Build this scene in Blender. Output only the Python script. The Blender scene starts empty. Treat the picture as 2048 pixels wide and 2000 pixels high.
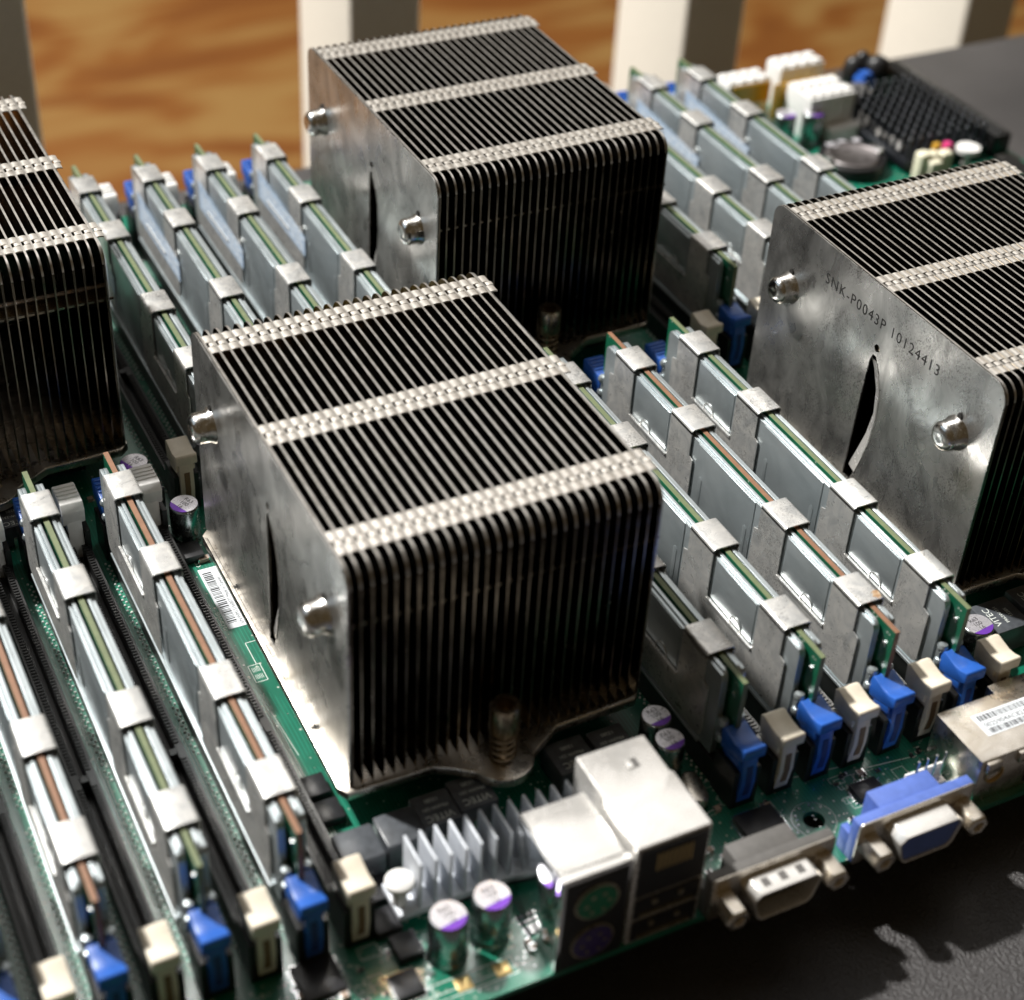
import bpy, bmesh, math, random
from mathutils import Vector, Matrix
from mathutils.geometry import tessellate_polygon
S = 0.001                      # everything below is written in millimetres
R = math.radians
C = bpy.context.scene.collection
sc = bpy.context.scene
random.seed(7)

# ---------------------------------------------------------------- camera
cam = bpy.data.cameras.new('camera')
cam.sensor_width = 36.0
cam.lens = 3419.765 / 2048 * 36.0
cam.shift_x = (1024 - 964.574) / 2048
cam.shift_y = (1002.496 - 1000) / 2048
cam.clip_start = 0.01
cam.clip_end = 50
cam.dof.use_dof = True
cam.dof.focus_distance = 0.432
cam.dof.aperture_fstop = 11.0
co = bpy.data.objects.new('camera', cam)
C.objects.link(co)
yaw, pitch, roll = 0.482, -0.673, 0.050
yaw, pitch, roll = YPR = (0.48195, -0.67325, 0.04992)
f = Vector((math.sin(yaw) * math.cos(pitch), math.cos(yaw) * math.cos(pitch), math.sin(pitch)))
rt = Vector((math.cos(yaw), -math.sin(yaw), 0))
up = rt.cross(f)
rt2 = rt * math.cos(roll) + up * math.sin(roll)
up2 = up * math.cos(roll) - rt * math.sin(roll)
M = Matrix((rt2, up2, -f)).transposed().to_4x4()
M.translation = Vector((-175.555, -208.442, 291.596)) * S
co.matrix_world = M
sc.camera = co

# ---------------------------------------------------------------- light
# an interior corner near a window: a small hard key from the left rear, a broad window high
# at the rear, a soft cool fill from the left, and a dim room
def lamp(name, kind, d, dist, power, col, size=(1, 1), aim=(-.01, .08, .03)):
    l_ = bpy.data.lights.new(name, kind); l_.energy = power; l_.color = col
    o = bpy.data.objects.new(name, l_); C.objects.link(o)
    d = Vector(d).normalized(); o.location = Vector(aim) + d * dist
    o.rotation_euler = d.to_track_quat('Z', 'Y').to_euler()
    if kind == 'AREA': l_.shape = 'RECTANGLE'; l_.size, l_.size_y = size
    else: l_.shadow_soft_size = size[0]
    return o
KEY = Vector((-0.46, 0.62, 1.0)).normalized()
lamp('key_lamp', 'POINT', KEY, 4.0, 1250, (1.0, .975, .93), (.09, 0))
lamp('rear_window_lamp', 'AREA', (.27, .57, 1.0), 1.7, 9.0, (1.0, .985, .96), (2.0, 1.35))
lamp('left_fill_lamp', 'AREA', (-1.0, .62, .78), 1.6, 2.6, (.66, .84, 1.0), (1.2, 1.0))
w = bpy.data.worlds.new('World')
sc.world = w
w.use_nodes = True
bg = w.node_tree.nodes['Background']
bg.inputs['Color'].default_value = (.066, .047, .024, 1)
bg.inputs['Strength'].default_value = 1.0
sc.view_settings.view_transform = 'Standard'
sc.view_settings.look = 'None'
sc.view_settings.exposure = 0.0
sc.view_settings.gamma = 1.0
sc.view_settings.use_curve_mapping = False
sc.render.engine = 'CYCLES'
sc.cycles.max_bounces = 8

# ---------------------------------------------------------------- materials
def mat(name, col=(.5, .5, .5), rough=.5, metal=0., spec=.5, coat=0.):
    m = bpy.data.materials.new(name)
    m.use_nodes = True
    b = m.node_tree.nodes['Principled BSDF']
    b.inputs['Base Color'].default_value = (*col, 1)
    b.inputs['Roughness'].default_value = rough
    b.inputs['Metallic'].default_value = metal
    b.inputs['Specular IOR Level'].default_value = spec
    b.inputs['Coat Weight'].default_value = coat
    return m

class G:
    """small node-graph helper"""
    def __init__(s, m):
        s.m = m; s.t = m.node_tree; s.b = s.t.nodes['Principled BSDF']
    def n(s, typ, **kw):
        x = s.t.nodes.new('ShaderNode' + typ)
        for k, v in kw.items():
            if k in x.inputs: x.inputs[k].default_value = v
            else: setattr(x, k, v)
        return x
    def l(s, a, b): s.t.links.new(a, b)
    def coord(s, scale=(1, 1, 1), rand=True, rot=(0, 0, 0)):
        tc = s.n('TexCoord'); mp = s.n('Mapping')
        mp.inputs['Scale'].default_value = [v * 1000 for v in scale]
        mp.inputs['Rotation'].default_value = rot
        s.l(tc.outputs['Object'], mp.inputs['Vector'])
        if rand:
            oi = s.n('ObjectInfo'); mu = s.n('Math', operation='MULTIPLY'); mu.inputs[1].default_value = 517.
            s.l(oi.outputs['Random'], mu.inputs[0]); s.l(mu.outputs[0], mp.inputs['Location'])
        return mp.outputs[0]
    def noise(s, vec, scale=1, detail=4, rough=.5, dist=0.):
        x = s.n('TexNoise'); x.inputs['Scale'].default_value = scale; x.inputs['Detail'].default_value = detail
        x.inputs['Roughness'].default_value = rough; x.inputs['Distortion'].default_value = dist
        s.l(vec, x.inputs['Vector']); return x.outputs['Fac']
    def ramp(s, fac, stops):
        x = s.n('ValToRGB'); e = x.color_ramp.elements
        while len(e) < len(stops): e.new(.5)
        for i, (p, c) in enumerate(stops):
            e[i].position = p; e[i].color = (c, c, c, 1) if not hasattr(c, '__len__') else (*c, 1)
        s.l(fac, x.inputs['Fac']); return x.outputs['Color']
    def bump(s, h, strength=.2, dist=.1):
        x = s.n('Bump'); x.inputs['Strength'].default_value = strength; x.inputs['Distance'].default_value = dist * S
        s.l(h, x.inputs['Height']); s.l(x.outputs[0], s.b.inputs['Normal'])
    def mix(s, fac, a, b, mode='MIX'):
        x = s.n('Mix', data_type='RGBA', blend_type=mode)
        for i, v in ((0, fac), (6, a), (7, b)):
            if hasattr(v, 'links'): s.l(v, x.inputs[i])
            elif i == 0: x.inputs[0].default_value = v
            else: x.inputs[i].default_value = (*v, 1)
        return x.outputs[2]

def metal_worn(name, lo, hi, r0, r1, sc1=.12, stretch=(1, 1, 1), bump=.0, speck=0., metal=1.):
    m = mat(name, hi, r0, metal); g = G(m)
    v = g.coord(stretch)
    a = g.noise(v, sc1, 6, .6, 1.2)
    col = g.ramp(a, [(.35, lo), (.62, hi)])
    if speck:
        d = g.noise(v, 3.0, 3, .7)
        k = g.noise(v, .09, 3, .5)
        mu = g.n('Math', operation='MULTIPLY'); g.l(g.ramp(d, [(.5, 0.), (.66, 1.)]), mu.inputs[0]); g.l(g.ramp(k, [(.48, 0.), (.62, 1.)]), mu.inputs[1])
        m2 = g.n('Math', operation='MULTIPLY'); g.l(mu.outputs[0], m2.inputs[0]); m2.inputs[1].default_value = speck
        col = g.mix(m2.outputs[0], col, (.06, .055, .05))
    g.l(col, g.b.inputs['Base Color'])
    g.l(g.ramp(g.noise(v, sc1 * 2.3, 5, .6, .8), [(.35, r0), (.7, r1)]), g.b.inputs['Roughness'])
    if bump: g.bump(g.noise(v, 1.5, 3), bump, .05)
    return m

def plastic(name, col, rough=.4, var=.12, bump=.05):
    m = mat(name, col, rough); g = G(m); v = g.coord()
    n = g.noise(v, .5, 4)
    g.l(g.mix(g.ramp(n, [(.3, 0.), (.75, 1.)]), tuple(c * (1 - var) for c in col), tuple(min(1, c * (1 + var)) for c in col)), g.b.inputs['Base Color'])
    if bump: g.bump(g.noise(v, 6, 3), bump, .05)
    return m

K = {}
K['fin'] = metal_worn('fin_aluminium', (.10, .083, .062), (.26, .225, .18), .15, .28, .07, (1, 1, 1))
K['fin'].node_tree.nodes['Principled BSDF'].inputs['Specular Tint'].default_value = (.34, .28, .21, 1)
K['rim'] = metal_worn('fin_rim_lit', (.42, .395, .36), (.60, .57, .53), .3, .42, .2, metal=.75)  # lighter copy of the fin metal, light on the top edges painted in
K['spring'] = metal_worn('spring_steel', (.26, .20, .13), (.52, .42, .30), .25, .4, .4)
K['face'] = metal_worn('smudged_plate', (.33, .325, .315), (.64, .63, .61), .22, .40, .065, (1, 1, .7), .06, .85, metal=.88)
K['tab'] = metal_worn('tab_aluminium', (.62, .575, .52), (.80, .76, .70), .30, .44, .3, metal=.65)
K['base'] = metal_worn('base_nickel', (.62, .56, .47), (.82, .77, .70), .22, .38, .1)
K['pipe'] = metal_worn('pipe_nickel', (.55, .53, .51), (.8, .78, .75), .14, .3, .3)
K['spread'] = metal_worn('spreader_aluminium', (.43, .48, .50), (.52, .57, .59), .30, .42, .08, (1, .6, 1), .06, metal=.7)
K['clip'] = metal_worn('clip_steel', (.56, .565, .56), (.80, .785, .755), .26, .42, .18, (1, 1, 1), .04, .85, metal=.62)
K['chrome'] = metal_worn('port_tin', (.78, .76, .73), (.88, .86, .83), .2, .32, .12, metal=.6)
K['mirror'] = metal_worn('polished_tin', (.74, .75, .75), (.86, .87, .87), .07, .17, .1)
K['brass'] = metal_worn('port_brass', (.62, .54, .38), (.8, .72, .54), .25, .4, .3)
K['shiny'] = mat('solder', (.85, .86, .87), .18, 1.0)
K['pin'] = mat('pale_dot', (.86, .88, .86), .3, .35)
K['gold'] = mat('gold_contact', (.85, .62, .28), .3, 1.0)
K['black'] = plastic('black_plastic', (.012, .012, .013), .42, .25, .1)
K['slot'] = plastic('slot_plastic', (.010, .010, .010), .38, .3, .1)
K['blue'] = plastic('blue_plastic', (.022, .11, .46), .36)
K['vga'] = plastic('violet_blue_plastic', (.10, .17, .52), .45)
K['beige'] = plastic('beige_plastic', (.74, .67, .55), .42, .06)
K['white'] = plastic('white_plastic', (.82, .81, .79), .4, .04)
K['recess'] = plastic('groove_shade_brown', (.20, .12, .06), .6)  # shade in the groove of the pale latches, as colour
K['dark_blue'] = plastic('groove_shade_blue', (.01, .03, .16), .6)  # shaded copy of the blue plastic for the groove
K['grey'] = plastic('grey_plastic', (.12, .115, .11), .55)
K['chip'] = plastic('chip_epoxy', (.022, .022, .025), .38, .2, .15)
K['ind'] = plastic('inductor_ferrite', (.085, .093, .105), .34, .25, .2)
K['ink'] = mat('silk_ink', (.72, .76, .72), .6)
K['dark_ink'] = mat('black_ink', (.02, .02, .025), .6)
K['etch'] = mat('etched_mark', (.015, .014, .013), .7, 0.)
K['purple'] = mat('purple_ink', (.22, .07, .55), .3, .35)
K['lilac'] = metal_worn('capacitor_aluminium', (.70, .68, .74), (.84, .82, .86), .25, .4, .5, metal=.6)
K['can'] = metal_worn('capacitor_side', (.36, .40, .40), (.46, .50, .50), .22, .3, .3)
K['green'] = plastic('green_plastic', (.01, .22, .11), .45)
K['violet'] = plastic('violet_plastic', (.05, .03, .16), .45)
K['yellow'] = plastic('amber_film', (.55, .30, .03), .35)
K['cream'] = plastic('cream_plastic', (.8, .76, .58), .45)
K['pink'] = plastic('pink_plastic', (.7, .05, .22), .45)
K['label'] = plastic('paper_label', (.78, .82, .86), .5, .03)
K['bluelabel'] = plastic('pale_blue_label', (.46, .58, .74), .4, .18)
K['tan'] = plastic('ceramic_tan', (.42, .32, .25), .4)
K['edge_olive'] = plastic('board_edge_olive', (.15, .18, .09), .55, .12)
K['edge_brown'] = plastic('board_edge_brown', (.25, .125, .07), .55, .12)
K['alu'] = metal_worn('bright_aluminium', (.52, .55, .60), (.64, .67, .72), .5, .6, .2, metal=.3)

def pcb_material(name, base, light, modules=False):
    m = mat(name, base, .30, 0., .8, .5); g = G(m); g.b.inputs['Coat Roughness'].default_value = .22
    v = g.coord((1, 1, 1), rand=False)
    vo = g.n('TexVoronoi', feature='DISTANCE_TO_EDGE'); vo.inputs['Scale'].default_value = .32
    n0 = g.n('TexVoronoi', feature='F1', distance='CHEBYCHEV'); n0.inputs['Scale'].default_value = .55
    g.l(v, vo.inputs['Vector']); g.l(v, n0.inputs['Vector'])
    br = g.n('TexWave', wave_type='BANDS', bands_direction='X'); br.inputs['Scale'].default_value = .34
    br.inputs['Distortion'].default_value = 2.2; br.inputs['Detail'].default_value = 0.; br.inputs['Detail Scale'].default_value = .15
    g.l(v, br.inputs['Vector'])
    trace = g.ramp(br.outputs['Fac'], [(.82, 0.), (.9, 1.)])
    zone = g.ramp(g.noise(v, .075, 2), [(.42, 0.), (.46, 1.)])
    mu = g.n('Math', operation='MULTIPLY'); g.l(trace, mu.inputs[0]); g.l(zone, mu.inputs[1])
    col = g.mix(g.ramp(g.noise(v, .06, 3), [(.35, 0.), (.7, 1.)]), base, tuple(c * 1.5 for c in base))
    m3 = g.n('Math', operation='MULTIPLY'); g.l(mu.outputs[0], m3.inputs[0]); m3.inputs[1].default_value = .55
    col = g.mix(m3.outputs[0], col, light)
    via = g.n('TexVoronoi', feature='F1'); via.inputs['Scale'].default_value = .5
    g.l(v, via.inputs['Vector'])
    vz = g.ramp(g.noise(v, .11, 2), [(.44, 0.), (.5, 1.)])
    m4 = g.n('Math', operation='MULTIPLY'); g.l(g.ramp(via.outputs['Distance'], [(.13, 1.), (.17, 0.)]), m4.inputs[0]); g.l(vz, m4.inputs[1])
    col = g.mix(m4.outputs[0], col, (.55, .58, .5))
    g.l(col, g.b.inputs['Base Color'])
    g.bump(trace, .15, .05)
    return m
K['pcb'] = pcb_material('board_green', (.003, .115, .068), (.018, .28, .19))
K['pcb2'] = pcb_material('module_green', (.006, .10, .05), (.015, .2, .1))

m = mat('table_black', (.03, .029, .030), .40, 0., .6); g = G(m); v = g.coord(rand=False)
vo = g.n('TexVoronoi', feature='SMOOTH_F1'); vo.inputs['Scale'].default_value = 1.5; g.l(v, vo.inputs['Vector'])
g.bump(g.mix(.5, vo.outputs['Distance'], g.noise(v, 1.4, 4, .6)), 1.0, .8)
g.l(g.ramp(g.noise(v, .02, 4), [(.3, (.032, .030, .031)), (.75, (.062, .058, .058))]), g.b.inputs['Base Color'])
K['table'] = m

m = mat('plywood', (.45, .2, .05), .5); g = G(m)
v = g.coord((.0032, .0085, .008), rand=False, rot=(0, 0, R(-18)))
n1 = g.noise(v, .85, 1.8, .4, 1.9)
g.l(g.ramp(n1, [(.36, (.155, .051, .008)), (.46, (.19, .069, .012)), (.51, (.22, .102, .025)), (.62, (.25, .137, .040))]), g.b.inputs['Base Color'])
K['ply'] = m
K['paint'] = plastic('white_paint', (.80, .77, .69), .45, .04)

# ---------------------------------------------------------------- mesh builder
class MB:
    def __init__(s): s.v = []; s.f = []; s.mi = []; s.mats = []
    def _m(s, m):
        if m is None: return 0
        if m not in s.mats: s.mats.append(m)
        return s.mats.index(m)
    def poly(s, vs, fs, m=None):
        o = len(s.v); s.v += [tuple(p) for p in vs]; k = s._m(m)
        for q in fs: s.f.append([o + i for i in q]); s.mi.append(k)
    def box(s, x0, x1, y0, y1, z0, z1, m=None):
        vs = [(x, y, z) for z in (z0, z1) for y in (y0, y1) for x in (x0, x1)]
        s.poly(vs, [(0, 2, 3, 1), (4, 5, 7, 6), (0, 1, 5, 4), (2, 6, 7, 3), (0, 4, 6, 2), (1, 3, 7, 5)], m)
    def prism(s, pts, a, b, axis='x', m=None, holes=()):
        """polygon pts (2D) extruded between a and b along axis; 2D = the other two axes in order"""
        loops = [list(pts)] + [list(h) for h in holes]
        flat = [p for L in loops for p in L]
        tri = tessellate_polygon([[Vector((p[0], p[1], 0)) for p in L] for L in loops])
        def P(p, t):
            return (t, p[0], p[1]) if axis == 'x' else (p[0], t, p[1]) if axis == 'y' else (p[0], p[1], t)
        n = len(flat)
        vs = [P(p, a) for p in flat] + [P(p, b) for p in flat]
        fs = []
        if len(loops) == 1: fs += [list(range(n)), [n + i for i in range(n)][::-1]]
        else: fs += [list(t) for t in tri] + [[n + i for i in t][::-1] for t in tri]
        o = 0
        for L in loops:
            k = len(L)
            for i in range(k):
                j = (i + 1) % k
                fs.append([o + i, o + j, n + o + j, n + o + i])
            o += k
        s.poly(vs, fs, m)
    def lathe(s, prof, c=(0, 0, 0), axis='z', n=24, m=None):
        """prof = [(r, t)...] around axis"""
        def P(r, a, t):
            x, y = r * math.cos(a), r * math.sin(a)
            q = (x, y, t) if axis == 'z' else (t, x, y) if axis == 'x' else (x, t, y)
            return (q[0] + c[0], q[1] + c[1], q[2] + c[2])
        vs = [P(r, 2 * math.pi * i / n, t) for r, t in prof for i in range(n)]
        fs = []
        for k in range(len(prof) - 1):
            for i in range(n):
                j = (i + 1) % n
                fs.append([k * n + i, k * n + j, (k + 1) * n + j, (k + 1) * n + i])
        closed = prof[0] == prof[-1]
        if prof[0][0] > 0 and not closed: fs.append(list(range(n))[::-1])
        if prof[-1][0] > 0 and not closed: fs.append([(len(prof) - 1) * n + i for i in range(n)])
        s.poly(vs, fs, m)
    def cyl(s, c, r, h, axis='z', n=20, m=None): s.lathe([(r, 0), (r, h)], c, axis, n, m)
    def tube(s, path, r, n=8, m=None):
        ps = [Vector(p) for p in path]; vs = []; fs = []
        for i, p in enumerate(ps):
            d = (ps[min(i + 1, len(ps) - 1)] - ps[max(i - 1, 0)]).normalized()
            a = d.cross(Vector((0, 0, 1)));
            if a.length < 1e-3: a = Vector((1, 0, 0))
            a.normalize(); b = d.cross(a)
            vs += [tuple(p + a * r * math.cos(2 * math.pi * k / n) + b * r * math.sin(2 * math.pi * k / n)) for k in range(n)]
        for i in range(len(ps) - 1):
            for k in range(n):
                j = (k + 1) % n
                fs.append([i * n + k, i * n + j, (i + 1) * n + j, (i + 1) * n + k])
        fs.append(list(range(n))[::-1]); fs.append([(len(ps) - 1) * n + k for k in range(n)])
        s.poly(vs, fs, m)
    def xform(s, start, M):
        for i in range(start, len(s.v)): s.v[i] = tuple(M @ Vector(s.v[i]))
    def build(s, name, material=None, parent=None, bevel=0., seg=2, ang=40, edge=None, loc=None, label=None):
        me = bpy.data.meshes.new(name)
        me.from_pydata([Vector(p) * S for p in s.v], [], s.f)
        if s.mats:
            for q in s.mats: me.materials.append(q)
            for p, k in zip(me.polygons, s.mi): p.material_index = k
        elif material: me.materials.append(material)
        bm = bmesh.new(); bm.from_mesh(me)
        bmesh.ops.remove_doubles(bm, verts=bm.verts, dist=1e-8)
        bmesh.ops.recalc_face_normals(bm, faces=bm.faces)
        if edge:                            # narrow faces get the raw-edge material
            me.materials.append(edge); k = len(me.materials) - 1
            for q in bm.faces:
                if abs(q.normal.x) < .5: q.material_index = k
        if bevel:
            es = [e for e in bm.edges if len(e.link_faces) == 2 and e.calc_face_angle(0) > R(30)]
            bmesh.ops.bevel(bm, geom=es, offset=bevel * S, segments=seg, affect='EDGES', profile=.5, clamp_overlap=True)
        bm.to_mesh(me); bm.free()
        for p in me.polygons: p.use_smooth = True
        me.set_sharp_from_angle(angle=R(ang))
        o = bpy.data.objects.new(name, me); C.objects.link(o)
        if parent: o.parent = parent
        if loc: o.location = Vector(loc) * S
        if label: o['label'] = label
        return o

def empty(name, loc, label=None, cat=None, group=None):
    o = bpy.data.objects.new(name, None); C.objects.link(o)
    o.empty_display_size = .01
    o.location = Vector(loc) * S
    if label: o['label'] = label
    if cat: o['category'] = cat
    if group: o['group'] = group
    return o
KIDS = {}
def kids(o): return [c for c in C.objects if c.parent == o]
def copy_tree(o, parent=None):
    c = o.copy(); C.objects.link(c); c.parent = parent
    for ch in kids(o): copy_tree(ch, c)
    return c
def arc(cx, cy, r, a0, a1, n=5):
    return [(cx + r * math.cos(R(a0 + (a1 - a0) * i / n)), cy + r * math.sin(R(a0 + (a1 - a0) * i / n))) for i in range(n + 1)]
def text(name, body, size, M, material, parent=None, depth=.02, align='LEFT', spacing=1., bold=0.):
    cu = bpy.data.curves.new(name, 'FONT'); cu.body = body; cu.size = size * S; cu.extrude = depth * S
    cu.align_x = align; cu.space_character = spacing; cu.offset = bold * S; cu.resolution_u = 3
    t = bpy.data.objects.new(name, cu); C.objects.link(t)
    bpy.context.view_layer.update()
    me = bpy.data.meshes.new_from_object(t.evaluated_get(bpy.context.evaluated_depsgraph_get()))
    bpy.data.objects.remove(t)
    me.transform(M); me.materials.clear(); me.materials.append(material)
    o = bpy.data.objects.new(name, me); C.objects.link(o)
    if parent: o.parent = parent
    return o
def TM(loc, xdir, ydir):
    x = Vector(xdir).normalized(); y = Vector(ydir).normalized(); z = x.cross(y)
    M = Matrix((x, y, z)).transposed().to_4x4(); M.translation = Vector(loc) * S
    return M

# ---------------------------------------------------------------- the setting
mb = MB(); mb.box(-700, 1100, -900, 341, -46, -15)
t = mb.build('table', K['table'], None, bevel=1.5)
t['label'] = 'black textured table top carrying the whole circuit board'; t['category'] = 'table'
mb = MB(); mb.box(-3000, 5000, 300, 6000, -640, -620)
t = mb.build('floor', K['ply']); t['kind'] = 'structure'
post_labels = ['white square post at the left edge of the photo', 'white square post rising directly left of the rearmost heat sink',
               'white square post behind the pale memory modules in the upper right', 'white square post in the top right corner beyond the black table']
for i, (px, lab) in enumerate(zip((-79, 92.5, 266, 441), post_labels)):
    mb = MB(); mb.box(0, 34, 0, 64, -600, 160)
    o = mb.build('white_post', K['paint'], None, bevel=2.5, seg=3)
    o.location = Vector((px, 450, -20)) * S
    o['label'] = lab; o['category'] = 'post'; o['group'] = 'white posts behind the table'

# ---------------------------------------------------------------- the circuit board
BX0, BX1, BY0, BY1 = -210, 270, -29, 303
board = empty('circuit_board', (0, 0, 0), 'large green server circuit board carrying the heat sinks, memory slots and ports', 'circuit board')
hole = [(12.6 + 2.5 * math.cos(R(a)), -16.5 + 2.5 * math.sin(R(a))) for a in range(0, 360, 15)]
mb = MB(); mb.prism([(BX0, BY0), (BX1, BY0), (BX1, BY1), (BX0, BY1)], -1.6, 0, 'z', holes=[hole])
mb.build('board_sheet', K['pcb'], board)
mb = MB(); mb.lathe([(5.0, 0.004), (5.0, .04), (5.2, .04), (5.2, .004), (5.0, .004)], (12.6, -16.5, 0), 'z', 28)
for a in range(0, 360, 36): mb.cyl((12.6 + 4.2 * math.cos(R(a)), -16.5 + 4.2 * math.sin(R(a)), 0), .35, .25, 'z', 8)
mb.build('mounting_ring', K['can'], board)

# memory slot ---------------------------------------------------
L = 133.35
def latch(parent, mt, far=False, tilt=0., ridges=False, rec=True):
    mb = MB()
    head = [(2.0, 18.6), (1.0, 19.3), (-1.2, 18.8), (-3.4, 18.4), (-5.2, 18.6), (-7.0, 19.3), (-7.5, 18.8), (-7.4, 16.2), (-5.8, 15.4), (1.4, 13.2)]
    if ridges: head = [(2.4, 17.4), (1.2, 19.6), (-7.0, 20.2), (-7.6, 19.6), (-7.4, 15.6), (-6.0, 14.8), (1.4, 13.2)]
    mb.prism(head, -2.9, 2.9, 'x')
    stem = [(1.6, 14.5), (-6.4, 16.0), (-7.0, 8.0), (-6.3, 1.6), (1.6, 1.6)]
    mb.prism(stem, -1.9, 1.9, 'x')
    for sx in (-1, 1):
        mb.prism([(0, 16), (-5.5, 16), (-5.7, 13), (-.3, 12)], sx * 1.85, sx * 2.7, 'x')
    if ridges:
        for k in range(4):
            y = -1.2 - k * 1.5
            mb.box(-2.7, 2.7, y - .5, y + .4, 19.2, 20.15 - .06 * y)
    if tilt:
        mb.xform(0, Matrix.Translation((0, -1, 3)) @ Matrix.Rotation(R(tilt), 4, 'X') @ Matrix.Translation((0, 1, -3)))
    if far:
        mb.xform(0, Matrix.Translation((0, L, 0)) @ Matrix.Rotation(math.pi, 4, 'Z'))
    o = mb.build('latch', mt, parent, bevel=.3, seg=2, ang=32)
    if rec:
        r = MB(); r.prism([(-6.5, 13.0), (-6.78, 13.0), (-7.1, 8.0), (-6.75, 4.0), (-6.4, 4.0)], -.75, .75, 'x')
        if tilt: r.xform(0, Matrix.Translation((0, -1, 3)) @ Matrix.Rotation(R(tilt), 4, 'X') @ Matrix.Translation((0, 1, -3)))
        if far: r.xform(0, Matrix.Translation((0, L, 0)) @ Matrix.Rotation(math.pi, 4, 'Z'))
        # groove shade painted as a dark strip, joined as second material
        me = o.data; k = len(me.materials); me.materials.append(K['dark_blue'] if mt is K['blue'] else K['recess'])
        bm = bmesh.new(); bm.from_mesh(me)
        vs = [bm.verts.new(Vector(p) * S) for p in r.v]
        for q in r.f:
            fc = bm.faces.new([vs[i] for i in q]); fc.material_index = k
        bmesh.ops.recalc_face_normals(bm, faces=bm.faces); bm.to_mesh(me); bm.free()
    return o
def make_slot(lat_near, lat_far, occupied):
    mb = MB()
    for sx in (-1, 1):
        mb.box(min(sx * .9, sx * 2.95), max(sx * .9, sx * 2.95), -3.0, L + 3, 0, 6.6)
        for k in range(120):                      # contact comb along both rails
            y = 3 + k * (L - 6) / 119
            if abs(y - 54) < 2.2: continue
            mb.box(min(sx * 1.0, sx * 2.3), max(sx * 1.0, sx * 2.3), y, y + .55, 6.6, 6.95)
    mb.box(-.9, .9, -3.0, L + 3, 0, 3)
    mb.box(-.9, .9, 53, 55, 3, 7)
    for y0, y1, f_ in ((-6.2, 2.2, 1), (L - 2.2, L + 6.2, -1)):
        for sx in (-1, 1):
            mb.box(min(sx * 2.05, sx * 3.4), max(sx * 2.05, sx * 3.4), y0, y1, 0, 11.6)
        mb.box(-2.05, 2.05, min(y0, y1) if f_ > 0 else y1 - 1.0, (y0 + 1.0) if f_ > 0 else y1, 0, 4)
    s_ = mb.build('memory_slot', K['slot'], None, bevel=.12, seg=1)
    p = MB()  # rows of pale dots on the board beside the rails
    for k in range(118):
        y = 3.4 + k * (L - 6.8) / 117
        if abs(y - 54) < 2.6: continue
        for dx in ((-3.45 - (k % 2) * .7), (3.4 + .1 * (k % 2))):
            p.lathe([(.36, 0), (.33, .25), (.13, .42)], (dx, y, 0), 'z', 7)
    p.build('pale_dots', K['pin'], s_)
    latch(s_, lat_near, False, 0 if occupied else 1.)
    latch(s_, lat_far, True, 0 if occupied else 4., ridges=True)
    return s_
slot_full = make_slot(K['blue'], K['blue'], True); slot_full['label'] = 'black memory slot with blue latches'
slot_free = make_slot(K['beige'], K['white'], False); slot_free['label'] = 'empty black memory slot with off-white latches'
first = {'a': True, 'b': True}
def place_slot(kind, x, y):
    src = slot_full if kind == 'a' else slot_free
    o = src if first[kind] else copy_tree(src)
    first[kind] = False
    o.location = Vector((x, y, 0)) * S; o.parent = board
    return o

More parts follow.
